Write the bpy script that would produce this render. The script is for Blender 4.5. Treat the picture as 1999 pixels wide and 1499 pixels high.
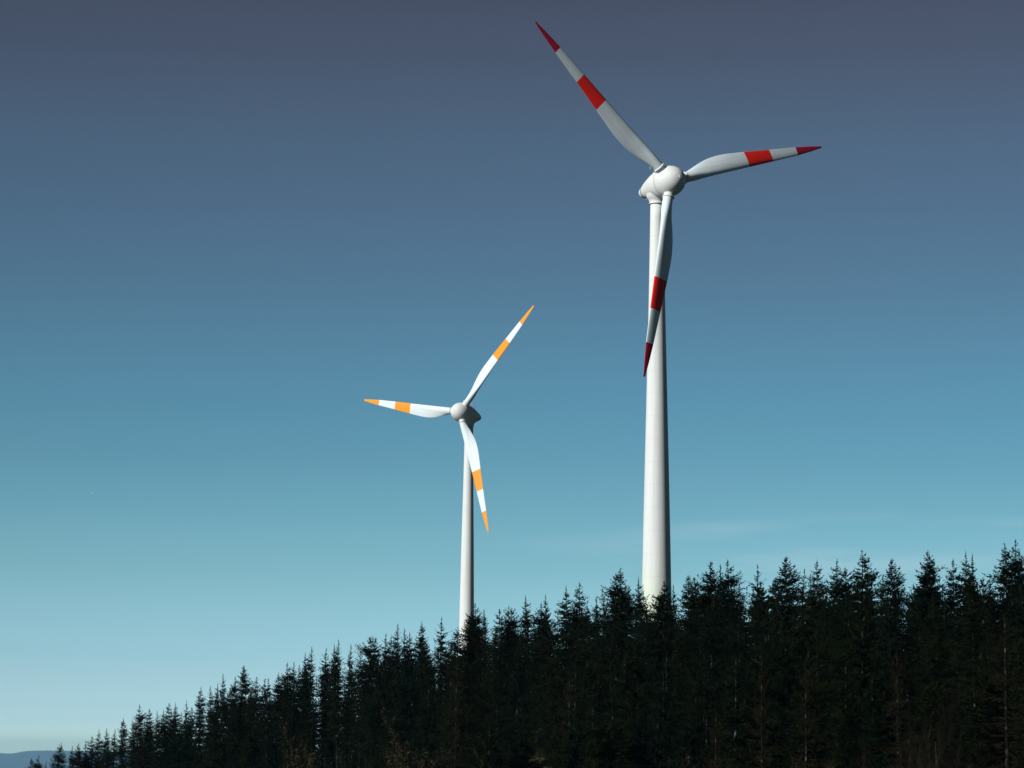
import bpy, math, random
from mathutils import Vector, Matrix
import numpy as np

for o in list(bpy.data.objects):
    bpy.data.objects.remove(o)
scene = bpy.context.scene
COL = scene.collection
rad = math.radians

# ------------------------------------------------------------------ camera
F = 5000.0                      # focal length in pixels of the 1999 px wide photograph
PITCH = math.atan(770 / F)
ROLL = rad(0.56)
fw = Vector((0, math.cos(PITCH), math.sin(PITCH)))
up0 = Vector((0, -math.sin(PITCH), math.cos(PITCH)))
rt0 = Vector((1, 0, 0))
upv = math.cos(ROLL) * up0 - math.sin(ROLL) * rt0
rtv = math.cos(ROLL) * rt0 + math.sin(ROLL) * up0
cam = bpy.data.cameras.new("camera")
cam.sensor_width = 36.0
cam.lens = 36.0 * F / 1999.0
cam.clip_start = 1.0
cam.clip_end = 200000.0
cam_ob = bpy.data.objects.new("camera", cam)
m = Matrix((rtv, upv, -fw)).transposed().to_4x4()
cam_ob.matrix_world = m
COL.objects.link(cam_ob)
scene.camera = cam_ob

def at(u, v, Y):
    """world point at depth Y that the photograph shows at pixel (u, v)"""
    d = fw + rtv * ((u - 999.5) / F) - upv * ((v - 749.5) / F)
    return d * (Y / d.y)

# ------------------------------------------------------------------ light
SUN_EL, SUN_AZ = rad(26), rad(52)       # azimuth: from "behind the camera" round to its left
to_sun = Vector((-math.sin(SUN_AZ) * math.cos(SUN_EL), -math.cos(SUN_AZ) * math.cos(SUN_EL), math.sin(SUN_EL)))
sun = bpy.data.lights.new("sun", 'SUN')
sun.energy = 5.0
sun.angle = rad(0.5)
sun.color = (1.0, 0.985, 0.945)
sun_ob = bpy.data.objects.new("sun", sun)
sun_ob.rotation_euler = (-to_sun).to_track_quat('-Z', 'Y').to_euler()
sun_ob.location = (-200, -200, 300)
COL.objects.link(sun_ob)

world = bpy.data.worlds.new("World")
scene.world = world
world.use_nodes = True
nt = world.node_tree
nt.nodes.clear()
N = nt.nodes.new
L = nt.links.new
out = N('ShaderNodeOutputWorld')
bg = N('ShaderNodeBackground')
bg.inputs['Strength'].default_value = 0.14
sky = N('ShaderNodeTexSky')
sky.sky_type = 'NISHITA'
sky.sun_disc = False
sky.sun_elevation = SUN_EL
sky.sun_rotation = math.atan2(to_sun.x, to_sun.y)
sky.altitude = 900
sky.air_density = 1.0
sky.dust_density = 0.6
# deep winter sky darkening quickly with elevation; overhead made near black to cut ambient
tc = N('ShaderNodeTexCoord')
sep = N('ShaderNodeSeparateXYZ')
L(tc.outputs['Generated'], sep.inputs[0])
asin = N('ShaderNodeMath'); asin.operation = 'ARCSINE'
L(sep.outputs['Z'], asin.inputs[0])
el = N('ShaderNodeMapRange')
el.inputs['From Min'].default_value = 0.0
el.inputs['From Max'].default_value = 0.6
L(asin.outputs[0], el.inputs['Value'])
ramp = N('ShaderNodeValToRGB')
SKY = [(0.0, (0.7, 0.93, 0.999)), (0.0151, (0.6402, 0.8633, 0.969)), (0.0194, (0.4899, 0.6741, 0.8924)), (0.0243, (0.3929, 0.5558, 0.7372)), (0.0312, (0.3337, 0.4772, 0.6305)), (0.0379, (0.29, 0.4171, 0.5413)), (0.0448, (0.2561, 0.3822, 0.4869)), (0.0738, (0.1929, 0.3129, 0.3553)), (0.0957, (0.1544, 0.2719, 0.2995)), (0.1176, (0.1258, 0.2362, 0.2619)), (0.1376, (0.1116, 0.2151, 0.2415)), (0.1576, (0.1097, 0.1987, 0.2243)), (0.1836, (0.1127, 0.1726, 0.1929)), (0.2175, (0.1174, 0.1466, 0.1647)), (0.2513, (0.1229, 0.1279, 0.1396)), (0.277, (0.1222, 0.1054, 0.1112)), (0.3021, (0.1144, 0.0859, 0.0911)), (0.42, (0.0528, 0.0396, 0.0467)), (0.6, (0.0293, 0.022, 0.028))]
#SKYRAMP
ramp.color_ramp.interpolation = 'CARDINAL'
els = ramp.color_ramp.elements
while len(els) > 1:
    els.remove(els[-1])
for i, (e_, c_) in enumerate(SKY):
    q = els[0] if i == 0 else els.new(min(1, e_ / 0.6))
    q.position = min(1, e_ / 0.6)
    q.color = (*c_, 1)
L(el.outputs[0], ramp.inputs['Fac'])
mul = N('ShaderNodeMix'); mul.data_type = 'RGBA'; mul.blend_type = 'MULTIPLY'
mul.inputs['Factor'].default_value = 1.0
L(sky.outputs[0], mul.inputs['A'])
gain = N('ShaderNodeVectorMath'); gain.operation = 'SCALE'; gain.inputs['Scale'].default_value = 2.0
L(ramp.outputs['Color'], gain.inputs[0])
L(gain.outputs[0], mul.inputs['B'])
# very thin high cloud streaks, low over the wood
mp = N('ShaderNodeMapping'); mp.inputs['Scale'].default_value = (7, 7, 60); mp.inputs['Location'].default_value = (2.3, 0, 1.4)
L(tc.outputs['Generated'], mp.inputs['Vector'])
cn = N('ShaderNodeTexNoise'); cn.inputs['Scale'].default_value = 1.7; cn.inputs['Detail'].default_value = 5
L(mp.outputs[0], cn.inputs['Vector'])
cr = N('ShaderNodeMapRange'); cr.interpolation_type = 'SMOOTHSTEP'
cr.inputs['From Min'].default_value = 0.42; cr.inputs['From Max'].default_value = 0.78
L(cn.outputs[0], cr.inputs['Value'])
band = N('ShaderNodeMapRange'); band.interpolation_type = 'SMOOTHSTEP'      # only at low elevation
band.inputs['From Min'].default_value = 0.12; band.inputs['From Max'].default_value = 0.085
L(asin.outputs[0], band.inputs['Value'])
cm = N('ShaderNodeMath'); cm.operation = 'MULTIPLY'
L(cr.outputs[0], cm.inputs[0]); L(band.outputs[0], cm.inputs[1])
cm2 = N('ShaderNodeMath'); cm2.operation = 'MULTIPLY'; cm2.inputs[1].default_value = 0.30
side = N('ShaderNodeMapRange'); side.interpolation_type = 'SMOOTHSTEP'    # the streaks lie to the right
side.inputs['From Min'].default_value = -0.02; side.inputs['From Max'].default_value = 0.12
L(sep.outputs['X'], side.inputs['Value'])
cm1 = N('ShaderNodeMath'); cm1.operation = 'MULTIPLY'
L(cm.outputs[0], cm1.inputs[0]); L(side.outputs[0], cm1.inputs[1])
L(cm1.outputs[0], cm2.inputs[0])
cl = N('ShaderNodeMix'); cl.data_type = 'RGBA'
L(cm2.outputs[0], cl.inputs['Factor'])
L(mul.outputs['Result'], cl.inputs['A'])
cl.inputs['B'].default_value = (4.6, 5.6, 6.2, 1)
# unseen sky off the view azimuth is dimmed to keep shaded sides dark
hyp = N('ShaderNodeVectorMath'); hyp.operation = 'MULTIPLY'; hyp.inputs[1].default_value = (1, 1, 0)
L(tc.outputs['Generated'], hyp.inputs[0])
nrmv = N('ShaderNodeVectorMath'); nrmv.operation = 'NORMALIZE'
L(hyp.outputs[0], nrmv.inputs[0])
sy = N('ShaderNodeSeparateXYZ'); L(nrmv.outputs[0], sy.inputs[0])
azr = N('ShaderNodeMapRange')
azr.inputs['From Min'].default_value = 0.55; azr.inputs['From Max'].default_value = 1.0
azr.inputs['To Min'].default_value = 0.30; azr.inputs['To Max'].default_value = 1.0
L(sy.outputs['Y'], azr.inputs['Value'])
azm = N('ShaderNodeMix'); azm.data_type = 'RGBA'; azm.blend_type = 'MULTIPLY'; azm.inputs['Factor'].default_value = 1
L(cl.outputs['Result'], azm.inputs['A']); L(azr.outputs[0], azm.inputs['B'])
L(azm.outputs['Result'], bg.inputs['Color'])
L(bg.outputs[0], out.inputs[0])

scene.view_settings.view_transform = 'Standard'
scene.view_settings.look = 'None'
scene.view_settings.exposure = 0.0
scene.view_settings.gamma = 1.0
scene.view_settings.use_curve_mapping = False
scene.render.engine = 'CYCLES'
scene.cycles.max_bounces = 5
scene.cycles.volume_bounces = 0

# ------------------------------------------------------------------ helpers
def tag(o, label=None, cat=None, group=None, kind=None):
    if label: o['label'] = label
    if cat: o['category'] = cat
    if group: o['group'] = group
    if kind: o['kind'] = kind
    return o

def empty(name, loc=(0, 0, 0), rz=0.0):
    o = bpy.data.objects.new(name, None)
    o.empty_display_size = 1
    o.location = loc
    o.rotation_euler = (0, 0, rz)
    COL.objects.link(o)
    return o

def mesh_data(name, verts, faces, mats, smooth=False, midx=None):
    me = bpy.data.meshes.new(name)
    me.from_pydata([tuple(v) for v in verts], [], faces)
    for mt in (mats if isinstance(mats, (list, tuple)) else [mats]):
        me.materials.append(mt)
    if midx is not None:
        me.polygons.foreach_set('material_index', midx)
    if smooth:
        me.polygons.foreach_set('use_smooth', [True] * len(me.polygons))
    me.update()
    return me

def link(name, me, parent=None, matrix=None):
    o = bpy.data.objects.new(name, me)
    COL.objects.link(o)
    if parent: o.parent = parent
    if matrix is not None: o.matrix_local = matrix
    return o

def lathe(profile, seg=64, axis='Z'):
    """profile: (position along axis, radius) list -> verts, faces; closed at r = 0 ends"""
    V, Fc = [], []
    rows = []
    for (s, r) in profile:
        if r < 1e-6:
            rows.append([len(V)]); V.append((0, 0, s))
        else:
            rows.append(list(range(len(V), len(V) + seg)))
            for k in range(seg):
                a = 2 * math.pi * k / seg
                V.append((r * math.cos(a), r * math.sin(a), s))
    for A, B in zip(rows, rows[1:]):
        for k in range(seg):
            k2 = (k + 1) % seg
            if len(A) == 1 and len(B) == 1: continue
            if len(A) == 1: Fc.append((A[0], B[k2], B[k]))
            elif len(B) == 1: Fc.append((A[k], A[k2], B[0]))
            else: Fc.append((A[k], A[k2], B[k2], B[k]))
    if axis == 'Y':      # map z -> -y (points to the front, upwind)
        V = [(x, -z, y) for x, y, z in V]
    return V, Fc

def tube(V, Fc, p, q, r0, r1, n=6, cap=True):
    p, q = Vector(p), Vector(q)
    d = (q - p).normalized()
    a = d.orthogonal().normalized(); b = d.cross(a)
    i = len(V)
    for c, r in ((p, r0), (q, r1)):
        for k in range(n):
            t = 2 * math.pi * k / n
            V.append(tuple(c + a * (r * math.cos(t)) + b * (r * math.sin(t))))
    for k in range(n):
        k2 = (k + 1) % n
        Fc.append((i + k, i + k2, i + n + k2, i + n + k))
    if cap:
        Fc.append(tuple(i + k for k in reversed(range(n))))
        Fc.append(tuple(i + n + k for k in range(n)))

# ------------------------------------------------------------------ materials
def material(name, color, rough=0.5, spec=0.2, noise=None, bump=None, build=None):
    mt = bpy.data.materials.new(name)
    mt.use_nodes = True
    t = mt.node_tree
    b = t.nodes['Principled BSDF']
    b.inputs['Base Color'].default_value = (*color, 1)
    b.inputs['Roughness'].default_value = rough
    b.inputs['Specular IOR Level'].default_value = spec
    if build: build(t, b)
    return mt

def weathered(color, dirt, scale=(1, 1, 1), amount=0.3, nscale=1.0, seams=None, green=None):
    """painted surface with streaky dirt in object space"""
    def build(t, b):
        n, l = t.nodes.new, t.links.new
        tc = n('ShaderNodeTexCoord')
        mp = n('ShaderNodeMapping'); mp.inputs['Scale'].default_value = scale
        l(tc.outputs['Object'], mp.inputs['Vector'])
        nz = n('ShaderNodeTexNoise'); nz.inputs['Scale'].default_value = nscale; nz.inputs['Detail'].default_value = 6
        nz.inputs['Roughness'].default_value = 0.62
        l(mp.outputs[0], nz.inputs['Vector'])
        mr = n('ShaderNodeMapRange'); mr.inputs['From Min'].default_value = 0.42; mr.inputs['From Max'].default_value = 0.75
        mr.inputs['To Max'].default_value = amount
        l(nz.outputs[0], mr.inputs['Value'])
        mx = n('ShaderNodeMix'); mx.data_type = 'RGBA'
        mx.inputs['A'].default_value = (*color, 1); mx.inputs['B'].default_value = (*dirt, 1)
        l(mr.outputs[0], mx.inputs['Factor'])
        last = mx.outputs['Result']
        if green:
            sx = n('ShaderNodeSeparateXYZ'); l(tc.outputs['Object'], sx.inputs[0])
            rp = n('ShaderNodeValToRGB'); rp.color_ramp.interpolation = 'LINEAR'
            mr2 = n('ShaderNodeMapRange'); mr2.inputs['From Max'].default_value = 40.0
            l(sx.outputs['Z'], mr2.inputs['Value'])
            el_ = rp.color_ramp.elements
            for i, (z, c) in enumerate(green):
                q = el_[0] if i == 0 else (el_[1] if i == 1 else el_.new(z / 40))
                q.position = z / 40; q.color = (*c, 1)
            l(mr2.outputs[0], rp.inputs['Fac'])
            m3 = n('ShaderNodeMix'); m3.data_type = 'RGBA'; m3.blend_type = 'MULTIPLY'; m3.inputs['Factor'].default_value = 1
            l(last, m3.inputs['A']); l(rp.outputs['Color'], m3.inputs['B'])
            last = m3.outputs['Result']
        if seams:
            sx = n('ShaderNodeSeparateXYZ'); l(tc.outputs['Object'], sx.inputs[0])
            md = n('ShaderNodeMath'); md.operation = 'PINGPONG'; md.inputs[1].default_value = seams / 2
            l(sx.outputs['Z'], md.inputs[0])
            lt = n('ShaderNodeMapRange'); lt.inputs['From Min'].default_value = 0.03; lt.inputs['From Max'].default_value = 0.09
            lt.inputs['To Min'].default_value = 0.92; lt.inputs['To Max'].default_value = 1.0
            l(md.outputs[0], lt.inputs['Value'])
            m4 = n('ShaderNodeMix'); m4.data_type = 'RGBA'; m4.blend_type = 'MULTIPLY'; m4.inputs['Factor'].default_value = 1
            l(last, m4.inputs['A']); l(lt.outputs[0], m4.inputs['B'])
            last = m4.outputs['Result']
        l(last, b.inputs['Base Color'])
        rr = n('ShaderNodeMapRange'); rr.inputs['To Min'].default_value = 0.48; rr.inputs['To Max'].default_value = 0.7
        l(nz.outputs[0], rr.inputs['Value']); l(rr.outputs[0], b.inputs['Roughness'])
    return build

WHITE = (0.665, 0.70, 0.70)
GRIME = (0.40, 0.42, 0.41)
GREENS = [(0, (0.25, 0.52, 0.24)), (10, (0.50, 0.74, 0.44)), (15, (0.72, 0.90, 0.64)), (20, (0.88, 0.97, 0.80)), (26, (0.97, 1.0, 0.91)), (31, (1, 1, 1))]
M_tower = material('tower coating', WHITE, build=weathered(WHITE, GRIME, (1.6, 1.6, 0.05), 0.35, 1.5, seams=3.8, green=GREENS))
M_shell = material('nacelle coating', WHITE, build=weathered(WHITE, GRIME, (0.5, 0.5, 0.5), 0.22, 1.2))
M_blade = material('blade gelcoat', (0.68, 0.775, 0.82), build=weathered((0.68, 0.775, 0.82), (0.40, 0.42, 0.42), (0.9, 0.9, 0.12), 0.4, 1.3))
M_red = material('red marking paint', (0.62, 0.016, 0.006), build=weathered((0.84, 0.019, 0.009), (0.58, 0.015, 0.01), (1, 1, 0.15), 0.4, 1.0))
M_red_blown = material('red paint blown to orange by sun', (0.9, 0.32, 0.05), build=weathered((0.80, 0.30, 0.022), (0.68, 0.24, 0.03), (1, 1, 0.15), 0.3, 1.0))  # overexposure of sunlit red bands put into the colour as orange
M_crimson = material('crimson tip marking', (0.42, 0.006, 0.03), build=weathered((0.42, 0.006, 0.03), (0.3, 0.006, 0.03), (1, 1, 0.15), 0.4, 1.0))  # tip band, deeper and more purple than the inner red band
M_dark = material('dark rubber and metal', (0.03, 0.033, 0.04), 0.5)
M_metal = material('galvanised metal', (0.35, 0.36, 0.37), 0.4)
M_alu = material('bare aluminium tip', (0.10, 0.09, 0.14), 0.35)
M_lamp = material('red lamp glass', (0.6, 0.03, 0.03), 0.2)
M_louver = material('dark louvre', (0.06, 0.07, 0.08), 0.6)

# ------------------------------------------------------------------ terrain
def lerp(x, T):
    if x <= T[0][0]: return T[0][1]
    for (a, b), (c, d) in zip(T, T[1:]):
        if x <= c: return b + (d - b) * (x - a) / (c - a)
    return T[-1][1]
RIDGE = [(-3000, 1150), (-400, 760), (0, 650), (500, 560), (900, 455), (1300, 388), (1650, 345), (2000, 312), (2400, 290), (5000, 250)]
SKYLINE = [(0, 1498), (60, 1482), (180, 1440), (274, 1390), (394, 1350), (475, 1316), (600, 1285), (720, 1255), (860, 1222), (930, 1190),
           (1050, 1172), (1200, 1130), (1340, 1128), (1530, 1104), (1700, 1098), (2000, 1075)]
def uaz(x, y):
    if y < 1: y = 1
    return max(-3000, min(5000, 999.5 + F * x / y))
def ridge_ground(u):
    if u < 0: return -21 + (u / 3000.) * 40
    v = lerp(u, SKYLINE)
    return (1520 - v) / F * lerp(u, RIDGE) - 24.5
def smooth(t):
    t = max(0., min(1., t)); return t * t * (3 - 2 * t)
def hash2(i, j):
    return (math.sin(i * 127.1 + j * 311.7) * 43758.5453) % 1.0
def vnoise(x, y):
    i, j = math.floor(x), math.floor(y); a, b = smooth(x - i), smooth(y - j)
    return ((hash2(i, j) * (1 - a) + hash2(i + 1, j) * a) * (1 - b) + (hash2(i, j + 1) * (1 - a) + hash2(i + 1, j + 1) * a) * b)
def gz(x, y):
    u = uaz(x, y); d = math.hypot(x, y); dr = lerp(u, RIDGE); g = ridge_ground(u)
    if y < 0: g = g + (-6 - g) * smooth(-y / 200.)
    if d < dr:
        sl = lerp(u, [(900, 0.25), (1300, 0.2), (2000, 0.13)])
        z = g - sl * min(dr - d, 95)
        t = smooth((d - 30) / 160.)
        z = -1.75 + (z + 1.75) * t
    else:
        z = g
    z += (vnoise(x / 23., y / 23.) - .5) * 1.2 * smooth((d - 20) / 100)
    far = smooth((d - 1100) / 2500.)
    z = z * (1 - far) + far * (-60 + 25 * vnoise(x / 900., y / 900.))
    return z

def build_ground():
    V, Fc = [], []
    radii = [0] + [5 * 1.09 ** k for k in range(0, 116)]
    radii = [r for r in radii if r < 92000]
    na = 240
    V.append((0, 0, -1.75))
    for r in radii[1:]:
        for k in range(na):
            a = 2 * math.pi * k / na
            x, y = r * math.sin(a), r * math.cos(a)
            V.append((x, y, gz(x, y)))
    for k in range(na):
        Fc.append((0, 1 + (k + 1) % na, 1 + k))
    for i in range(len(radii) - 2):
        b0, b1 = 1 + i * na, 1 + (i + 1) * na
        for k in range(na):
            k2 = (k + 1) % na
            Fc.append((b0 + k, b0 + k2, b1 + k2, b1 + k))
    def bl(t, b):
        n, l = t.nodes.new, t.links.new
        tc = n('ShaderNodeTexCoord'); nz = n('ShaderNodeTexNoise'); nz.inputs['Scale'].default_value = 0.06; nz.inputs['Detail'].default_value = 8
        l(tc.outputs['Object'], nz.inputs['Vector'])
        r = n('ShaderNodeValToRGB'); e = r.color_ramp.elements
        e[0].position = .35; e[0].color = (0.012, 0.016, 0.007, 1); e[1].position = .7; e[1].color = (0.035, 0.034, 0.014, 1)
        l(nz.outputs[0], r.inputs[0]); l(r.outputs[0], b.inputs['Base Color'])
    o = link('ground', mesh_data('ground', V, Fc, material('forest floor', (0.03, 0.03, 0.02), 0.95, 0.1, build=bl), True))
    tag(o, 'dark needle-strewn ground rising towards the wooded ridge', kind='structure')

def build_hills():
    """blue hills on the horizon, 80 km off"""
    V, Fc = [], []
    nx, ny = 500, 16
    for j in range(ny + 1):
        y = 73000 + 14000 * j / ny
        prof = math.sin(math.pi * j / ny) ** 0.8
        for i in range(nx + 1):
            x = -48000 + 96000 * i / nx
            uu = 999.5 + F * x / 80000.
            v = lerp(uu, [(-2000, 1458), (-600, 1460), (-200, 1464), (0, 1468.5), (40, 1471), (60, 1470), (78, 1465.5), (110, 1464.5), (240, 1466), (440, 1468), (700, 1474), (1200, 1478), (2400, 1490), (4000, 1495)])
            h = at(uu, v, 80000).z + 60
            h += 26 * (vnoise(x / 2600., 3.3) - .5) + 14 * (vnoise(x / 800., 7.1) - .5) + 6 * (vnoise(x / 260., 1.7) - .5)
            V.append((x, y, -60 + h * prof))
    for j in range(ny):
        for i in range(nx):
            a = j * (nx + 1) + i
            Fc.append((a, a + 1, a + nx + 2, a + nx + 1))
    o = link('hills', mesh_data('hills', V, Fc, material('wooded hills', (0.03, 0.045, 0.03), 0.95, 0.1), True))
    tag(o, 'faint blue hills low on the horizon at the left corner', kind='structure')

def build_haze():
    """clear winter air that still fades the far hills"""
    b = 95000.0
    V = [(x, y, z) for z in (-130, 1150) for y in (-b, b) for x in (-b, b)]
    Fc = [(0, 2, 3, 1), (4, 5, 7, 6), (0, 1, 5, 4), (2, 6, 7, 3), (0, 4, 6, 2), (1, 3, 7, 5)]
    mt = bpy.data.materials.new('thin air'); mt.use_nodes = True
    t = mt.node_tree; t.nodes.remove(t.nodes['Principled BSDF'])
    pv = t.nodes.new('ShaderNodeVolumePrincipled')
    pv.inputs['Color'].default_value = (0.34, 0.68, 1.0, 1)
    pv.inputs['Density'].default_value = HAZE
    pv.inputs['Anisotropy'].default_value = 0.0
    t.links.new(pv.outputs[0], t.nodes['Material Output'].inputs['Volume'])
    o = link('haze', mesh_data('haze', V, Fc, mt))
    tag(o, 'thin blue air between the camera and the far hills', kind='stuff')
HAZE = 1.7e-5

build_ground()
build_hills()
build_haze()

# ------------------------------------------------------------------ wind turbines
R = 35.0
BZ = [0.078, 0.10, 0.13, 0.17, 0.21, 0.25, 0.29, 0.33, 0.37, 0.42, 0.46, 0.50, 0.54, 0.58, 0.62, 0.66, 0.70, 0.745, 0.79, 0.83, 0.87, 0.91, 0.95, 0.975, 0.993]
LE_T = [(0.078, .85), (.12, .84), (.3, .72), (.5, .65), (.66, .60), (.83, .52), (.93, .32), (.993, .15)]
TE_T = [(0.078, .85), (.10, 1.05), (.13, 1.45), (.17, 1.78), (.21, 2.08), (.26, 2.38), (.31, 2.52), (.34, 2.56), (.38, 2.52), (.5, 2.12), (.66, 1.53), (.83, .97), (.93, .55), (.993, .2)]
TH_T = [(0.078, 1.0), (.10, .98), (.14, .80), (.2, .50), (.28, .36), (.4, .28), (.6, .21), (.8, .17), (.993, .14)]
TW_T = [(0.078, 24), (.12, 23), (.2, 18), (.3, 12), (.4, 7.5), (.5, 4.5), (.66, 2.5), (.83, 1), (.993, 0)]
CIR_T = [(0.078, 1), (.10, .8), (.13, .5), (.17, .22), (.22, .06), (.28, 0)]

def blade_data(red, tip):
    """blade along local +Z, leading edge towards +X (clockwise), upwind face -Y"""
    V, Fc, mi = [], [], []
    n = 40
    zs = []
    for a, b in zip(BZ, BZ[1:]):
        zs += [a, (a + b) / 2]
    zs.append(BZ[-1])
    rows = []
    for f in zs:
        le, te, th, tw, ci = (lerp(f, T) for T in (LE_T, TE_T, TH_T, TW_T, CIR_T))
        c = le + te; tw = rad(tw)
        row = []
        for k in range(n):
            s = 2 * math.pi * k / n
            xc = 0.5 * (1 + math.cos(s))            # 1 = leading, 0 = trailing
            x = 1 - xc                               # distance from the leading edge
            yt = 5 * (0.2969 * math.sqrt(x) - 0.126 * x - 0.3516 * x * x + 0.2843 * x ** 3 - 0.1030 * x ** 4) * th * c
            yt += 0.012 * (x) * (1 if x > 0 else 0)
            ya = yt * (0.72 if math.sin(s) < 0 else 1.0) * (1 if math.sin(s) >= 0 else -1)
            ya += 0.0
            px_a = le - x * c
            # round root
            rc = 0.85
            px_c = rc * math.cos(s); py_c = rc * math.sin(s)
            px = px_a * (1 - ci) + px_c * ci
            py = ya * (1 - ci) + py_c * ci
            # twist: the leading edge turns upwind (-Y)
            X = px * math.cos(tw) + py * math.sin(tw)
            Y = -px * math.sin(tw) + py * math.cos(tw)
            row.append(len(V)); V.append((X, Y, f * R))
        rows.append(row)
    for i, (A, B) in enumerate(zip(rows, rows[1:])):
        mid = (zs[i] + zs[i + 1]) / 2
        mm = 1 if .5 < mid < .66 else (2 if mid > .83 else 0)
        for k in range(n):
            k2 = (k + 1) % n
            Fc.append((A[k], A[k2], B[k2], B[k])); mi.append(mm)
    Fc.append(tuple(rows[-1])); mi.append(2)
    return mesh_data('blade', V, Fc, [M_blade, red, tip], True, mi)

NAC = [(2.75, 0), (2.70, .45), (2.58, .85), (2.35, 1.28), (2.0, 1.68), (1.55, 2.02), (1.0, 2.30), (.4, 2.48), (-.2, 2.56), (-.9, 2.56), (-1.48, 2.52)]
NAC2 = [(-1.54, 2.46), (-1.56, 2.52), (-2.2, 2.46), (-3.0, 2.34), (-3.9, 2.14), (-4.8, 1.90), (-5.7, 1.62), (-6.5, 1.33), (-7.1, 1.10)]
NAC3 = [(-7.16, 1.04), (-7.18, 1.08), (-7.7, .92), (-8.1, .72), (-8.4, .48), (-8.55, .24), (-8.6, 0)]

def wind_turbine(hx, Y, hz, psi, phi, tilt, label, red, tip, lit_tip, tower_prof, base_rot):
    """psi: rotor turned to the right of the viewer; phi: clock angle of the first blade seen from the front"""
    a = Vector((math.sin(psi) * math.cos(tilt), -math.cos(psi) * math.cos(tilt), math.sin(tilt)))
    hub = Vector((hx, Y, hz))
    off = 3.8
    back = Vector((-math.sin(psi), math.cos(psi), 0)) * off
    gx, gy = hub.x + back.x, hub.y + back.y
    g = gz(gx, gy)
    root = empty('wind_turbine', (gx, gy, g))
    tag(root, label, 'wind turbine', 'wind turbines behind the wood')
    # tower
    ztop = hz - 3.35 - g
    prof = [(0, 0), (0, tower_prof(0))] + [(ztop * k / 40., tower_prof(ztop * k / 40. + g)) for k in range(0, 41)] + [(ztop, 0)]
    V, Fc = lathe(prof[1:], 96)
    tw = link('tower', mesh_data('tower', V, Fc, M_tower, True), root)
    me = tw.data
    # door and steps at the foot
    V, Fc = [], []
    rb = tower_prof(g)
    V += [(x, y, z) for z in (1.2, 3.5) for y in (-rb - .12, -rb + .5) for x in (-.5, .5)]
    Fc += [(0, 2, 3, 1), (4, 5, 7, 6), (0, 1, 5, 4), (2, 6, 7, 3), (0, 4, 6, 2), (1, 3, 7, 5)]
    link('door', mesh_data('door', V, Fc, M_metal), tw)
    # head frame: local -Y upwind
    head = Matrix.Translation(hub - Vector((gx, gy, g))) @ Matrix.Rotation(psi, 4, 'Z') @ Matrix.Rotation(-tilt, 4, 'X')
    # (rotation about X by -tilt lifts the -Y nose)
    V, Fc = lathe(NAC2 + NAC3[:1], 96, 'Y')
    # flared neck down to the tower
    neckV, neckF = lathe([(-3.33, 1.36), (-3.24, 1.36), (-3.10, 1.24), (-2.9, 1.28), (-2.65, 1.40), (-2.4, 1.58), (-2.15, 1.75), (-1.6, 1.85)], 72)
    nb = len(V)
    neck_m = head.inverted() @ Matrix.Translation(Vector((0, 0, hz - g)))
    for p in neckV:
        V.append(tuple(neck_m @ Vector(p)))
    Fc += [tuple(nb + i for i in f) for f in neckF]
    nac = link('nacelle', mesh_data('nacelle', V, Fc, M_shell, True), root, head)
    V, Fc = lathe(NAC3, 96, 'Y')
    cap = link('tail_cap', mesh_data('tail_cap', V, Fc, M_shell, True), nac)
    # row of dark vents round the tail
    V, Fc = [], []
    for k in range(20):
        t = 2 * math.pi * (k + .5) / 20
        c = Vector((1.155 * math.cos(t), 7.06, 1.155 * math.sin(t)))
        tn = Vector((-math.sin(t), 0, math.cos(t))) * .11
        ax = Vector((math.cos(t) * -.05, .2, math.sin(t) * -.05)).normalized() * .10
        nrm = Vector((math.cos(t), .25, math.sin(t))).normalized() * .03
        i = len(V)
        for s3 in (-1, 1):
            for s1, s2 in ((-1, -1), (1, -1), (1, 1), (-1, 1)):
                V.append(tuple(c + tn * s1 + ax * s2 + nrm * s3))
        Fc += [(i, i + 1, i + 2, i + 3), (i + 4, i + 7, i + 6, i + 5), (i, i + 4, i + 5, i + 1), (i + 1, i + 5, i + 6, i + 2), (i + 2, i + 6, i + 7, i + 3), (i + 3, i + 7, i + 4, i)]
    link('vent', mesh_data('vent', V, Fc, M_louver), nac)
    # small drain / hatch lamp under the tail
    V, Fc = lathe([(-.2, 0), (-.2, .12), (.1, .14), (.1, 0)], 12)
    link('tail_lamp', mesh_data('tail_lamp', V, Fc, M_metal), nac, Matrix.Translation((0, 6.9, -1.28)))
    # weather mast on the roof of the nacelle
    V, Fc = [], []
    tube(V, Fc, (-.25, 4.3, 2.0), (-.25, 4.3, 3.7), .05, .04)
    tube(V, Fc, (-.85, 4.3, 3.1), (.35, 4.3, 3.1), .04, .04)
    tube(V, Fc, (-.85, 4.3, 3.05), (-.85, 4.3, 3.55), .09, .09)
    tube(V, Fc, (.35, 4.3, 3.05), (.35, 4.3, 3.45), .08, .08)
    tube(V, Fc, (-.25, 3.75, 3.65), (-.25, 4.7, 3.65), .05, .03)
    link('weather_mast', mesh_data('weather_mast', V, Fc, M_metal), nac)
    V, Fc = [], []
    tube(V, Fc, (.5, 5.2, 1.7), (.5, 5.2, 2.35), .10, .10, 10)
    tube(V, Fc, (.5, 5.2, 2.3), (.5, 5.2, 2.62), .17, .13, 10)
    link('warning_lamp', mesh_data('warning_lamp', V, Fc, M_lamp), nac)
    # spinner
    V, Fc = lathe(NAC + [(-1.5, 2.40)], 96, 'Y')
    sp = link('spinner', mesh_data('spinner', V, Fc, M_shell, True), root, head)
    V, Fc = lathe([(2.70, .30), (2.80, .30), (2.82, .24), (2.82, 0)], 24, 'Y')
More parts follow.
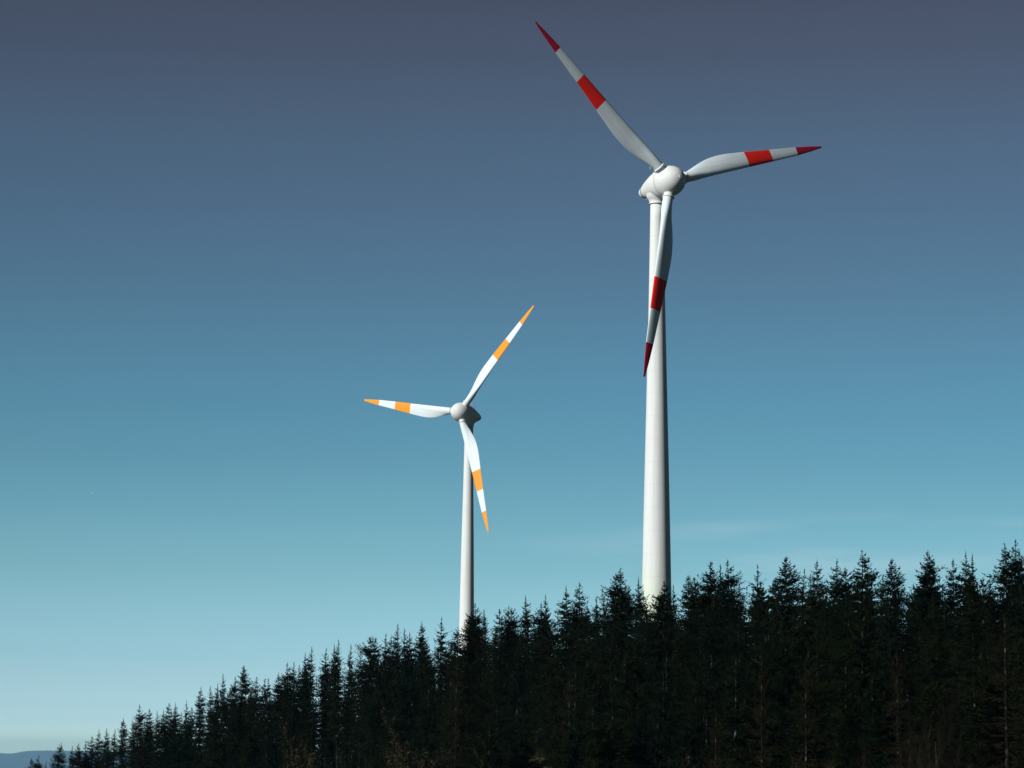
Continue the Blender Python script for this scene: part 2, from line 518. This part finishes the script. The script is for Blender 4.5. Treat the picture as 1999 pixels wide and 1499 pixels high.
    link('nose_hatch', mesh_data('nose_hatch', V, Fc, M_shell), sp)
    # blades: local frame z = radial
    bd = wind_turbine.blade.setdefault((red.name, tip.name), blade_data(red, tip))
    for k in range(3):
        ang = phi + k * 2 * math.pi / 3
        bm = head @ Matrix.Rotation(ang, 4, 'Y')
        b = link('blade', bd, root, bm)
        # root collar: stub, dark gap and ring
        V, Fc = lathe([(1.6, .84), (2.84, .84)], 40)
        V2, F2 = lathe([(2.94, .80), (2.94, 1.0), (3.08, 1.02), (3.13, .9), (3.20, .84)], 40)
        nb = len(V); V += V2; Fc += [tuple(nb + i for i in f) for f in F2]
        link('blade_collar', mesh_data('blade_collar', V, Fc, M_shell, True), b)
        V, Fc = lathe([(2.80, .76), (2.98, .76)], 32)
        link('bearing_gap', mesh_data('bearing_gap', V, Fc, M_dark), b)
        V, Fc = [], []
        w = .17
        i = 0
        for z, le_, te_, t_ in ((.993 * R - .02, .19, .24, .055), (R - .12, .12, .15, .04), (R, .02, .08, .02)):
            V += [(le_, -t_, z), (le_, t_, z), (-te_, t_ * .5, z), (-te_, -t_ * .5, z)]
        for j in (0, 4):
            for q in range(4):
                q2 = (q + 1) % 4
                Fc.append((j + q, j + q2, j + 4 + q2, j + 4 + q))
        Fc += [(3, 2, 1, 0), (8, 9, 10, 11)]
        tm = lit_tip[k]
        tp = link('blade_tip', mesh_data('blade_tip', V, Fc, tm), b)
    return root
wind_turbine.blade = {}

def tp_large(z):      # radius against height above the camera
    return lerp(z, [(-10, 3.2), (0, 2.95), (26, 2.50), (45, 2.12), (62, 1.74), (78, 1.38), (95, 1.12), (110, 1.1)])
def tp_small(z):
    return lerp(z, [(-10, 2.5), (0, 2.35), (26, 2.10), (45, 1.88), (62, 1.62), (78, 1.32), (92, 1.12), (110, 1.1)])
wind_turbine(26.056, 416.12, 98.579, 0.5728, 5.44766, 0.0807,
             'large nearer white wind turbine with red-striped blades on the right', M_red, M_crimson, [M_alu, M_crimson, M_crimson], tp_large, 0)
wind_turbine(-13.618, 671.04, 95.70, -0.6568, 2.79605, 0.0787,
             'smaller farther white wind turbine with red blade stripes coloured sun-blown orange left of centre', M_red_blown, M_red_blown, [M_red_blown, M_alu, M_red_blown], tp_small, 0)

# ------------------------------------------------------------------ trees
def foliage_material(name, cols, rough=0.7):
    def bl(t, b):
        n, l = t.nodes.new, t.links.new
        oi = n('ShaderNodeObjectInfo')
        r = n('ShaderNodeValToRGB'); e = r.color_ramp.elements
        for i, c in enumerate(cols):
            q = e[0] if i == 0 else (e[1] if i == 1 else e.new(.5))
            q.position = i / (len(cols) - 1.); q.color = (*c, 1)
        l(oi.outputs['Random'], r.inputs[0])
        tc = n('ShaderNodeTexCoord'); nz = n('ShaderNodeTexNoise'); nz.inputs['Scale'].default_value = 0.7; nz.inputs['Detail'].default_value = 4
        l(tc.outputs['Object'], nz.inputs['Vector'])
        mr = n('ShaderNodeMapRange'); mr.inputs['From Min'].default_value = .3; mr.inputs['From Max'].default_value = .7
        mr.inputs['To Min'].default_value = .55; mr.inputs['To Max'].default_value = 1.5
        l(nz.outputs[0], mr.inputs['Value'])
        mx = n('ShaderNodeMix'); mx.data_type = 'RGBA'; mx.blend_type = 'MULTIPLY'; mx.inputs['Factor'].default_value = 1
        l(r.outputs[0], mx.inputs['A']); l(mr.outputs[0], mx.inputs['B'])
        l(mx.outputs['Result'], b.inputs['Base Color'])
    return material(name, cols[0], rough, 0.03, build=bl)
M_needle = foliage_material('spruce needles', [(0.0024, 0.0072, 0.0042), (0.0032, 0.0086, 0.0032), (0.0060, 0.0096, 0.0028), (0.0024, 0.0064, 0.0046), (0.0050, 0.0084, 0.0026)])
M_larch = foliage_material('bare larch twigs', [(0.014, 0.010, 0.0045), (0.011, 0.010, 0.004)])
M_leaf = foliage_material('last birch leaves', [(0.038, 0.034, 0.018), (0.034, 0.025, 0.013)])
def bark(name, c0, c1, sc):
    def bl(t, b):
        n, l = t.nodes.new, t.links.new
        tc = n('ShaderNodeTexCoord'); mp = n('ShaderNodeMapping'); mp.inputs['Scale'].default_value = sc
        l(tc.outputs['Object'], mp.inputs['Vector'])
        nz = n('ShaderNodeTexNoise'); nz.inputs['Scale'].default_value = 1.0; nz.inputs['Detail'].default_value = 5
        l(mp.outputs[0], nz.inputs['Vector'])
        r = n('ShaderNodeValToRGB'); e = r.color_ramp.elements
        e[0].position = .52; e[0].color = (*c0, 1); e[1].position = .66; e[1].color = (*c1, 1)
        l(nz.outputs[0], r.inputs[0]); l(r.outputs[0], b.inputs['Base Color'])
    return material(name, c1, 0.85, 0.1, build=bl)
M_bark = bark('spruce bark', (0.006, 0.005, 0.004), (0.09, 0.09, 0.085), (1.0, 1.0, 1.3))
M_twig = bark('dead twigs', (0.012, 0.009, 0.006), (0.035, 0.027, 0.019), (2, 2, 2))
M_birch = bark('birch bark', (0.03, 0.028, 0.025), (0.20, 0.19, 0.165), (1.5, 1.5, 1.5))

class Leaves:
    def __init__(s): s.V, s.F = [], []
    def tri(s, p, d, w, L):
        """long thin spray from p along d"""
        i = len(s.V)
        side = d.cross(Vector((random.uniform(-1, 1), random.uniform(-1, 1), random.uniform(-1, 1))))
        if side.length < 1e-3: side = d.orthogonal()
        side = side.normalized() * w
        m = p + d * (L * .45)
        s.V += [tuple(p), tuple(m + side), tuple(p + d * L), tuple(m - side)]
        s.F.append((i, i + 1, i + 2, i + 3))

def conifer(seed, H=24.0, Rm=3.0, narrow=1.0, dens=1.0, sparse_top=0.5, lean=0.0, bare_low=0.2, larch=False, twin=False, ragged=.25):
    rnd = random.Random(seed); random.seed(seed)
    lf = Leaves()
    TV, TF = [], []
    axes = [(H, 0.0, 0.0)]
    if twin: axes.append((H - rnd.uniform(.8, 2.2), rnd.choice((-1, 1)) * rnd.uniform(1.2, 1.9), rnd.uniform(-.8, .8)))
    # trunk in short segments with a gentle bend
    bx, by = rnd.uniform(-.35, .35), rnd.uniform(-.35, .35)
    def ctr(z, ax=(0, 0, 0)):
        t = z / H
        sx = smooth((t - .55) / .25)
        return Vector((bx * math.sin(t * 2.6) + ax[1] * sx + lean * t * t, by * math.sin(t * 2.2) + ax[2] * sx, z))
    for ai, ax in enumerate(axes):
        n = 14
        z0 = 0 if ai == 0 else H * .5
        for k in range(n):
            za, zb = z0 + (ax[0] - z0) * k / n, z0 + (ax[0] - z0) * (k + 1) / n
            ra = .24 * (1 - za / H) ** .9 + .018; rb2 = .24 * max(0, 1 - zb / H) ** .9 + .014
            tube(TV, TF, ctr(za, ax), ctr(zb, ax), ra, rb2, 7, False)
    prof_ph = rnd.uniform(0, 6.28); asym = rnd.uniform(.2, 1); asym_az = rnd.uniform(0, 6.28)
    for ai, ax in enumerate(axes):
        top = ax[0]
        z = top - .25
        zlow = H * bare_low if ai == 0 else H * .62
        while z > zlow:
            d = top - z
            # crown half width at depth d below the tip
            rr = .40 * (d + .12) ** .95 * narrow
            rmax = Rm * (1.0 if ai == 0 else .7)
            rr = rmax * (1 - math.exp(-rr / rmax * 1.15))
            low = smooth((z - zlow) / (H * .25))
            rr *= .62 + .38 * low
            rr *= 1 + .12 * math.sin(z * 1.3 + prof_ph) + rnd.uniform(-.14, .14)
            rr = max(rr, .12)
            nb = int(round((4.4 if d < 2.5 else 8.5) * (1 if not larch else .8) * (.75 + .25 * dens)))
            for b in range(nb):
                az = rnd.uniform(0, 6.283)
                Lb = rr * (1 + .3 * asym * math.cos(az - asym_az)) * rnd.uniform(1 - ragged * 1.6, 1 + ragged)
                if rnd.random() < .07: Lb *= 1.5
                if rnd.random() < .06: continue
                Lb = max(Lb, .10)
                e0 = lerp(d, [(0, 55), (1.5, 38), (4, 16), (9, -6), (20, -24)]) + rnd.uniform(-9, 9)
                if larch: e0 += 14
                e0 = rad(e0)
                p = ctr(z + rnd.uniform(-.2, .2), ax)
                h = Vector((math.cos(az), math.sin(az), 0))
                ns = max(2, int(Lb / .24 * dens))
                prev = p
                step = Lb / ns
                sag = 0
                for q in range(1, ns + 1):
                    t = q / ns
                    ee = e0 - .28 * math.sin(t * 3.14) + .42 * t * t      # droop, then turned-up end
                    dirv = h * math.cos(ee) + Vector((0, 0, math.sin(ee)))
                    cur = prev + dirv * step
                    if q % 2 == 0 or ns < 4:
                        pass
                    if d > sparse_top or rnd.random() < .75:
                        wid = (.055 + .055 * (1 - t)) * (1 if not larch else .5)
                        ll = min((.20 + .34 * (1 - t * .6)) * min(1, .5 + Lb / 2.2), .07 + .42 * Lb); wid = min(wid, .025 + .07 * Lb)
                        for sgn in (-1, 1):
                            if larch and rnd.random() < .12: continue
                            sd = Vector((-h.y, h.x, 0)) * sgn
                            dd = (dirv * rnd.uniform(.5, 1.1) + sd * rnd.uniform(.35, 1.0) + Vector((0, 0, rnd.uniform(-.45, .15 if d > 3 else .4)))).normalized()
                            lf.tri(prev.lerp(cur, rnd.random()), dd, wid * rnd.uniform(.7, 1.5), ll * rnd.uniform(.6, 1.25))
                        if rnd.random() < .6 and d > 3 and not larch:      # hanging twig
                            dd = Vector((rnd.uniform(-.3, .3), rnd.uniform(-.3, .3), -1)).normalized()
                            lf.tri(cur, dd, wid * 1.2, rnd.uniform(.2, .55))
                    prev = cur
                lf.tri(p, (prev - p).normalized(), (.035 + .02 * min(1, Lb)) * (.4 if larch else 1), (prev - p).length * 1.02)
                lf.tri(prev, dirv, .02 + .03 * min(1, Lb), .08 + .16 * min(1, Lb))
            z -= rnd.choice((.2, .3, .3, .36, .6)) * (1 if d > 2.5 else .85) * (1 if not larch else 1.25)
        lf.tri(ctr(top - .9, ax), Vector((rnd.uniform(-.05, .05), rnd.uniform(-.05, .05), 1)).normalized(), .04, 1.35)
    # dead snags below the crown
    z = H * .06
    while z < H * (bare_low + .25):
        az = rnd.uniform(0, 6.283); Ls = rnd.uniform(.4, 2.1)
        p = ctr(z)
        q = p + Vector((math.cos(az) * Ls, math.sin(az) * Ls, rnd.uniform(-.3, .15) * Ls))
        tube(TV, TF, p, q, .035, .012, 3, False)
        z += rnd.uniform(.2, .5)
    return TV, TF, lf.V, lf.F

kinds = []
#          Rm   narrow dens sparse twin  ragged
SPEC = [(2.9, 1.00, 1.0, .8, False, .22, 'pointed'), (2.3, .72, 1.0, 1.5, False, .25, 'slender'), (3.3, 1.15, 1.1, .5, False, .25, 'broad'),
        (2.7, .90, .9, 2.5, False, .40, 'ragged'), (2.0, .55, .9, 2.5, False, .30, 'thin'), (3.2, 1.1, 1.1, .8, True, .25, 'double-topped'),
        (2.6, .85, 1.0, 1.2, False, .30, 'pointed'), (3.0, 1.25, 1.15, .4, False, .2, 'dense'), (2.2, .62, .8, 4, False, .45, 'sparse'),
        (2.8, .95, 1.1, 1.0, True, .3, 'double-topped'), (3.1, 2.2, 1.0, .2, False, .4, 'blunt-topped'), (2.4, .8, .9, 1.2, False, .5, 'lopsided')]
for i, (Rm, nar, den, sp_, tw_, rg, word) in enumerate(SPEC):
    TV, TF, LV, LF = conifer(100 + i, 24, Rm, nar, den, sp_, twin=tw_, ragged=rg, lean=[0, .2, -.1, .4, 0, .1, -.3, .1, .5, 0, .2, 1.1][i], bare_low=[.12, .2, .06, .2, .25, .08, .15, .05, .25, .1, .1, .15][i])
    kinds.append((mesh_data('conifer_trunk', TV, TF, M_bark, True), mesh_data('conifer_crown', LV, LF, M_needle), word))
TV, TF, LV, LF = conifer(300, 24, 3.2, .95, .8, 3, ragged=.4, bare_low=.08, larch=True)
larch_kind = (mesh_data('larch_trunk', TV, TF, M_bark, True), mesh_data('larch_crown', LV, LF, M_larch), 'larch')

def put_tree(kind, x, y, h, rnd, name='spruce_tree', label='', cat='tree', group=None, wf=1.0, z=None, href=24.0):
    zb = gz(x, y) - .3 if z is None else z
    o = empty(name, (x, y, zb), rnd.uniform(0, 6.283))
    s = h / href
    w = s * wf
    o.scale = (w, w, s)
    tag(o, label, cat, group)
    link('trunk', kind[0], o)
    link('crown', kind[1], o)
    return o

TIPS = """62 1481 9;74 1474 6;91 1485 4;120 1452 0;141 1457 4;154 1452 7;168 1446 8;180 1437 3;196 1424 1;207 1422 4;227 1424 4;241 1402 0;
260 1406 8;274 1376 6;298 1384 3;306 1388 4;317 1387 1;324 1372 3;345 1372 1;355 1389 4;363 1367 8;377 1381 3;394 1340 1;408 1340 4;424 1334 1;
436 1316 4;460 1320 6;475 1301 2;498 1320 3;508 1325 11;526 1325 4;543 1314 0;553 1322 4;564 1294 6;574 1293 4;584 1299 4;597 1274 1;612 1264 4;632 1266 8;
655 1259 1;664 1250 4;688 1259 4;705 1270 8;720 1244 10;728 1246 3;750 1237 8;766 1241 1;780 1219 4;788 1228 4;804 1235 1;822 1215 0;839 1241 11;
858 1205 8;894 1226 0;930 1177 6;921 1192 7;947 1191 4;967 1189 3;991 1183 8;998 1188 10;1028 1164 1;1052 1178 6;1062 1161 1;1102 1145 1;1123 1137 3;
1147 1182 7;1157 1164 11;1181 1149 8;1198 1120 6;1214 1111 0;1248 1128 1;1262 1153 8;1298 1135 7;1315 1143 4;1340 1126 2;1359 1158 3;1385 1098 5;
1406 1104 4;1425 1093 6;1449 1143 3;1466 1152 4;1482 1101 8;1500 1135 11;1510 1129 2;1529 1089 2;1565 1111 8;1585 1122 4;1605 1095 3;1634 1092 1;
1651 1110 10;1682 1077 0;1707 1122 11;1736 1093 2;1780 1140 6;1809 1078 5;1818 1083 3;1868 1092 3;1880 1080 1;1895 1084 1;1913 1131 10;1933 1143 8;
1958 1063 0;1981 1053 6;1994 1074 3;2030 1070 0;2062 1052 2;2095 1075 5;2130 1062 6;2168 1078 0;2205 1060 2;2240 1070 3;28 1500 0;5 1512 2;-25 1515 6"""
tips = []
for t in TIPS.replace('\n', '').split(';'):
    a = t.split(); tips.append((float(a[0]), float(a[1]), int(a[2])))
tips.sort()
ORD = ['first', 'second', 'third', 'fourth', 'fifth', 'sixth', 'seventh', 'eighth', 'ninth', 'tenth', 'eleventh', 'twelfth', 'thirteenth', 'fourteenth',
       'fifteenth', 'sixteenth', 'seventeenth', 'eighteenth', 'nineteenth', 'twentieth']
def ordw(n):
    if n <= 20: return ORD[n - 1]
    t, u_ = divmod(n, 10)
    T = {2: 'twenty', 3: 'thirty', 4: 'forty', 5: 'fifty', 6: 'sixty'}[t]
    return (T[:-1] + 'ieth') if u_ == 0 else T + '-' + ORD[u_ - 1]
rnd = random.Random(5)
def zone(u):
    for lim, w in ((250, 'in the left corner'), (480, 'in the left quarter of the photo'), (700, 'well left of the smaller turbine'), (860, 'just left of the smaller turbine'),
                   (960, 'under the smaller turbine'), (1090, 'just right of the smaller turbine'), (1230, 'just left of the large turbine'), (1340, 'under the large turbine'),
                   (1480, 'just right of the large turbine'), (1640, 'well right of the large turbine'), (1820, 'in the right fifth of the photo')):
        if u < lim: return w
    return 'by the right edge of the photo'
inframe = [t for t in tips if 0 < t[0] < 1999]
left = [t for t in inframe if t[0] < 905]; mid_ = [t for t in inframe if 905 <= t[0] < 1281]; right = [t for t in inframe if t[0] >= 1281]
COUNT = 0
for (u, v, k) in tips:
    dr = lerp(u, RIDGE)
    D = dr + rnd.uniform(-9, 9)
    p = at(u, v, D)
    g = gz(p.x, p.y) - .3
    h = p.z - g
    kind = kinds[k]
    if (u, v, k) in left:
        n = len(left) - left.index((u, v, k)); where = 'top leftwards of the smaller turbine tower along the skyline'
        if n > 30: n = left.index((u, v, k)) + 1; where = 'top from the left end of the skyline'
    elif (u, v, k) in mid_:
        n = mid_.index((u, v, k)) + 1; where = 'top between the turbine towers, counted from the smaller'
    elif (u, v, k) in right:
        n = right.index((u, v, k)) + 1; where = 'top rightwards of the large turbine tower along the skyline'
    else:
        n = 0
    lab = ('%s %s spruce %s' % (ordw(n), kind[2], where)) if n else 'spruce standing beyond the side edge of the view'
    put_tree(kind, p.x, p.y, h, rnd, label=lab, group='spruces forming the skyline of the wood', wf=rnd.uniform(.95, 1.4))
    COUNT += 1

# second and third rows that close the gaps just under the skyline
def skyline_at(u):
    return lerp(u, [(t[0], t[1]) for t in tips])
u = -20.0
while u < 2060:
    v = skyline_at(u) + lerp(u, [(0, 12), (900, 22), (2000, 30)]) + rnd.uniform(0, 24)
    D = lerp(u, RIDGE) + rnd.uniform(6, 26)
    p = at(u, v, D)
    g = gz(p.x, p.y) - .3
    h = p.z - g
    if 10 < h < 34:
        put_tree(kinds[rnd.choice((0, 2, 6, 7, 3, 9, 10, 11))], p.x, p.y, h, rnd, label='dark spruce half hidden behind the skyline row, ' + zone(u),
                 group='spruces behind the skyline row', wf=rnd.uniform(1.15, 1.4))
        COUNT += 1
    u += lerp(u, [(0, 33), (900, 42), (2000, 56)]) * rnd.uniform(.75, 1.25)

# the slope in front of the ridge, row behind row
rows = [(.955, 0), (.90, .5), (.845, 0), (.80, .5), (.76, 0)]
ROWW = {.955: 'close below the skyline row', .90: 'on the upper slope', .845: 'in the middle of the slope', .80: 'on the lower slope', .76: 'at the foot of the wood'}
for (fr, ph) in rows:
    step = lerp(fr, [(.76, 74), (.955, 58)])
    u = -10 + ph * step
    while u < 2040:
        D = lerp(u, RIDGE) * (fr + rnd.uniform(-.018, .018))
        if u > 1300: D = lerp(u, RIDGE) * (1 - (1 - fr) * lerp(u, [(1300, 1), (2000, .75)]) + rnd.uniform(-.015, .015))
        uj = u + rnd.uniform(-18, 18)
        x, y = (uj - 999.5) / F * D, D
        g = gz(x, y)
        vis = (skyline_at(uj) + 30)
        htop = at(uj, vis + rnd.uniform(5, 60) + (.955 - fr) * 500, D).z - g
        h = min(htop, rnd.uniform(20, 26))
        # skip what the frame does not reach
        if h > 7 and (g + h) / D * F > 15:
            k = rnd.choice((0, 1, 2, 3, 5, 6, 7, 8, 9, 10, 11))
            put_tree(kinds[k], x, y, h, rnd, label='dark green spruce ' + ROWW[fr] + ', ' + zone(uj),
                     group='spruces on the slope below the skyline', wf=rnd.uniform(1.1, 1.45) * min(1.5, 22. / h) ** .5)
            COUNT += 1
        u += step * rnd.uniform(.8, 1.2) * lerp(u, [(0, .85), (2000, 1.25)])
for (u, v, D) in ((904, 1262, 492), (922, 1250, 500), (938, 1258, 486)):
    p = at(u, v, D); g = gz(p.x, p.y) - .3
    put_tree(kinds[2], p.x, p.y, p.z - g, rnd, label='dark spruce hiding the foot of the smaller turbine tower', group='spruces behind the skyline row', wf=1.4)
p = at(1188, 1392, 296); g = gz(p.x, p.y) - .3
put_tree(kinds[7], p.x, p.y, p.z - g, rnd, label='young dark spruce at the foot of the slope left of the large turbine', group='spruces on the slope below the skyline', wf=1.8)
COUNT += 4
for (u, v, f_) in ((2075, 1150, .86), (2125, 1140, .92), (2170, 1150, .84), (2220, 1145, .9)):
    D = lerp(u, RIDGE) * f_; p = at(u, v, D); g = gz(p.x, p.y) - .3
    put_tree(kinds[rnd.choice((0, 2, 7))], p.x, p.y, p.z - g, rnd, label='spruce standing beyond the right side edge of the view', group='spruces on the slope below the skyline', wf=1.5)
    COUNT += 1
print('spruces', COUNT)

# the wood beyond the ridge: one mass
def wood_mass():
    LV, LF = [], []
    r2 = random.Random(77)
    for (off, hh) in ((12, 15), (26, 19), (44, 18), (66, 17)):
        u = -60.0
        while u < 2420:
            D = lerp(u, RIDGE) + off + r2.uniform(-6, 6)
            uj = u + r2.uniform(-12, 12)
            x, y = (uj - 999.5) / F * D, D
            g = gz(x, y)
            cap = at(uj, skyline_at(uj) + lerp(uj, [(0, 16), (900, 26), (2000, 40)]) + r2.uniform(0, 12), D).z - g
            h = min(23 * r2.uniform(.85, 1.1), cap)
            if h > 4:
                rr0 = 2.6
                for k in range(420):
                    t = 1 - r2.random() ** .6          # 0 bottom .. 1 top
                    zz = h * (.0 + .97 * t)
                    rr = min(rr0, .36 * h * (1 - t)) * r2.uniform(.2, 1.05)
                    a = r2.uniform(0, 6.283)
                    c = Vector((x + rr * math.cos(a), y + rr * math.sin(a), g + zz))
                    d = Vector((math.cos(a), math.sin(a), r2.uniform(-.6, .2))).normalized() * r2.uniform(.4, 1.0) * (1.1 - .85 * t)
                    s = Vector((-math.sin(a), math.cos(a), r2.uniform(-.5, .5))) * r2.uniform(.25, .55) * (1.1 - .85 * t)
                    i = len(LV)
                    LV += [tuple(c - d * .3 - s * .4), tuple(c + s), tuple(c + d), tuple(c - s)]
                    LF.append((i, i + 1, i + 2, i + 3))
                tube(LV, LF, (x, y, g - .3), (x, y, g + h * .95), .2, .03, 5, False)
            u += lerp(u, [(0, 27), (2000, 40)]) * r2.uniform(.8, 1.2)
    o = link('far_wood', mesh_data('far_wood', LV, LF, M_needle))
    tag(o, 'dark spruce wood continuing behind the skyline trees', kind='stuff')
wood_mass()

# ------------------------------------------------------------------ larches, bare trees, birches and shrubs at the wood's edge
r3 = random.Random(11)
def place_front(u, v, D, kind, name, label, group, wf=1.0, href=24.0, cat='tree'):
    p = at(u, v, D)
    g = gz(p.x, p.y) - .2
    put_tree(kind, p.x, p.y, max(3, p.z - g), r3, name, label, cat, group, wf, href=href)
LG = 'brown larches along the front of the wood'
for (u, v, D, lab, wf) in [
        (1962, 1195, 236, 'big spreading brown larch at the right edge of the photo', 1.25),
        (1752, 1262, 252, 'narrow red-brown larch in front of the dark wood near the right', .75),
        (1572, 1292, 262, 'olive-brown larch below the wood between turbine and right edge', 1.0),
        (1487, 1272, 275, 'thin brown larch with pale broken trunk right of the large turbine', .7),
        (1398, 1385, 262, 'low brown young larch near the bottom, right of the large turbine', .9),
        (893, 1285, 385, 'small brown larch under the base of the smaller turbine', .8),
        (1110, 1310, 330, 'brownish larch on the slope between the two turbines', .9)]:
    place_front(u, v, D, larch_kind, 'larch_tree', lab, LG, wf)

def bare_tree(seed, H, leafy=0, spread=1.0, stems=1):
    rr = random.Random(seed); random.seed(seed)
    TV, TF = [], []; BV, BF = [], []; lf = Leaves()
    def grow(p, d, L, r, lev):
        n = 4 if lev < 2 else 3
        for k in range(n):
            d2 = (d + Vector((rr.uniform(-.1, .1), rr.uniform(-.1, .1), rr.uniform(0, .08)))).normalized()
            q = p + d2 * (L / n)
            r2 = r * (1 - .55 * (k + 1) / n) if lev else r * (1 - .75 * (k + 1) / n)
            ra = r * (1 - (.75 if lev == 0 else .55) * k / n)
            if lev == 0: tube(TV, TF, p, q, ra, r2, 7, False)
            else: tube(BV, BF, p, q, ra, r2, 3, False)
            if lev < 3 and (lev > 0 or k >= 1):
                for _ in range(4 if lev == 0 else 3):
                    a = rr.uniform(0, 6.283); s = rr.uniform(.35, .8) * spread
                    side = Vector((math.cos(a) * s, math.sin(a) * s, rr.uniform(.1, .5)))
                    grow(p.lerp(q, rr.random()), (d2 * .8 + side).normalized(), L * rr.uniform(.28, .5), r2 * .45 + .004, lev + 1)
            if leafy and lev >= 2:
                for _ in range(leafy):
                    if rr.random() < .28:
                        lf.tri(p.lerp(q, rr.random()), Vector((rr.uniform(-1, 1), rr.uniform(-1, 1), rr.uniform(-1, .3))).normalized(), .06, .15)
            p, d = q, d2
    for s in range(stems):
        a = rr.uniform(0, 6.283); t = 0 if stems == 1 else rr.uniform(.08, .35)
        grow(Vector((t * math.cos(a), t * math.sin(a), 0)), Vector((t * math.cos(a), t * math.sin(a), 1)).normalized(), H * rr.uniform(.85, 1), H * .0125 + .02, 0)
    return TV, TF, BV, BF, lf.V, lf.F

def bare_kind(seed, H, leafy, spread, stems, barkm, twigm):
    TV, TF, BV, BF, LV, LF = bare_tree(seed, H, leafy, spread, stems)
    top = sorted(v[2] for v in TV + BV)[-1]
    k = H / top
    TV, BV, LV = ([(v[0] * k, v[1] * k, v[2] * k) for v in Q] for Q in (TV, BV, LV))
    nb = len(BV)
    V = BV + LV; Fc = BF + [tuple(nb + i for i in f) for f in LF]
    mi = [0] * len(BF) + [1] * len(LF)
    return (mesh_data('bare_trunk', TV, TF, barkm, True), mesh_data('bare_crown', V, Fc, [twigm, M_leaf], False, mi), 'bare')
bareA = bare_kind(1, 14, 0, .8, 1, M_birch, M_twig)
bareB = bare_kind(2, 12, 0, .7, 1, M_birch, M_twig)
birchA = bare_kind(3, 12, 2, .6, 1, M_birch, M_twig)
shrubA = bare_kind(4, 5, 0, 1.1, 5, M_twig, M_twig)
BG = 'bare leafless trees at the right front of the wood'
for (u, v, D, kd, h, lab, wf) in [
        (1833, 1275, 225, bareA, 14, 'tallest bare forked tree in front of the wood at lower right', 1.),
        (1771, 1410, 225, bareB, 12, 'thin crooked bare tree at lower right, beside the narrow larch', .9),
        (1670, 1425, 228, bareB, 12, 'small bare pale-stemmed tree near the bottom, left of the narrow larch', 1.1),
        (1815, 1375, 222, bareB, 12, 'short pale bare trunk just left of the tallest bare tree', .8),
        (1792, 1400, 230, bareA, 14, 'slim bare sapling standing between two bare trees at lower right', .6),
        (1872, 1420, 224, bareB, 12, 'low bare sapling just right of the tallest bare tree', .9)]:
    place_front(u, v, D, kd, 'bare_tree', lab, BG, wf, href=h)
for (u, v, D, lab) in [
        (838, 1375, 330, 'small birch with a few glinting leaves below the smaller turbine'),
        (793, 1425, 330, 'low birch with sparse brown leaves near the bottom, left of centre'),
        (620, 1388, 400, 'tiny leafy birch low on the slope at left of centre'),
        (884, 1440, 322, 'leafy birch at the bottom edge under the smaller turbine'),
        (1010, 1455, 300, 'low birch with pale leaves at the bottom edge, centre of the photo'),
        (1160, 1468, 290, 'small birch at the bottom edge left of the large turbine')]:
    place_front(u, v, D, birchA, 'birch_tree', lab, 'young birches at the foot of the slope', 1.3, href=12)
for (u, v, D, lab) in [
        (1310, 1448, 262, 'brown leafless bush at the bottom edge under the large turbine'),
        (1440, 1470, 255, 'brown leafless bush at the bottom edge between large turbine and right edge'),
        (1600, 1462, 240, 'brown bush at the bottom edge left of the bare trees'),
        (1905, 1462, 225, 'brown bush at the bottom edge in the right corner')]:
    place_front(u, v, D, shrubA, 'bush', lab, 'leafless bushes along the edge of the wood', 1.3, href=5, cat='bush')

# ------------------------------------------------------------------ the small white bird far off at the left
def bird():
    p = at(180.5, 963, 420)
    root = empty('bird', p, rad(35))
    tag(root, 'tiny white bird in the sky far left of the turbines', 'bird')
    V, Fc = [], []
    pr = [(-.22, 0), (-.2, .015), (-.1, .05), (0, .065), (.1, .055), (.16, .035), (.20, .036), (.235, .02), (.27, 0)]
    V, Fc = lathe(pr, 12, 'Y')
    nb = len(V)
    for s in (-1, 1):      # wings: raised, swept, with thickness, joined to the body mesh
        pts = [(0.03, -.08, .03), (0.03, .08, .03), (s * .25, .03, .13), (s * .25, -.07, .13), (s * .52, .10, .10), (s * .50, .03, .10)]
        i = len(V)
        V += [(x if k > 1 else s * .03, y, z) for k, (x, y, z) in enumerate(pts)] + [(x if k > 1 else s * .03, y, z - .012) for k, (x, y, z) in enumerate(pts)]
        Fc += [(i, i + 1, i + 2, i + 3), (i + 3, i + 2, i + 4, i + 5), (i + 6, i + 9, i + 8, i + 7), (i + 9, i + 11, i + 10, i + 8),
               (i, i + 3, i + 9, i + 6), (i + 3, i + 5, i + 11, i + 9), (i + 1, i + 7, i + 8, i + 2), (i + 2, i + 8, i + 10, i + 4), (i + 4, i + 10, i + 11, i + 5)]
    i = len(V)
    V += [(-.02, .2, .01), (.02, .2, .01), (.05, .32, .01), (-.05, .32, .01), (-.02, .2, 0), (.02, .2, 0), (.05, .32, 0), (-.05, .32, 0)]
    Fc += [(i, i + 1, i + 2, i + 3), (i + 7, i + 6, i + 5, i + 4), (i, i + 4, i + 5, i + 1), (i + 1, i + 5, i + 6, i + 2), (i + 2, i + 6, i + 7, i + 3), (i + 3, i + 7, i + 4, i)]
    link('body', mesh_data('bird_body', V, Fc, material('white feathers', (0.85, 0.85, 0.85), .8, .1), True), root)
bird()
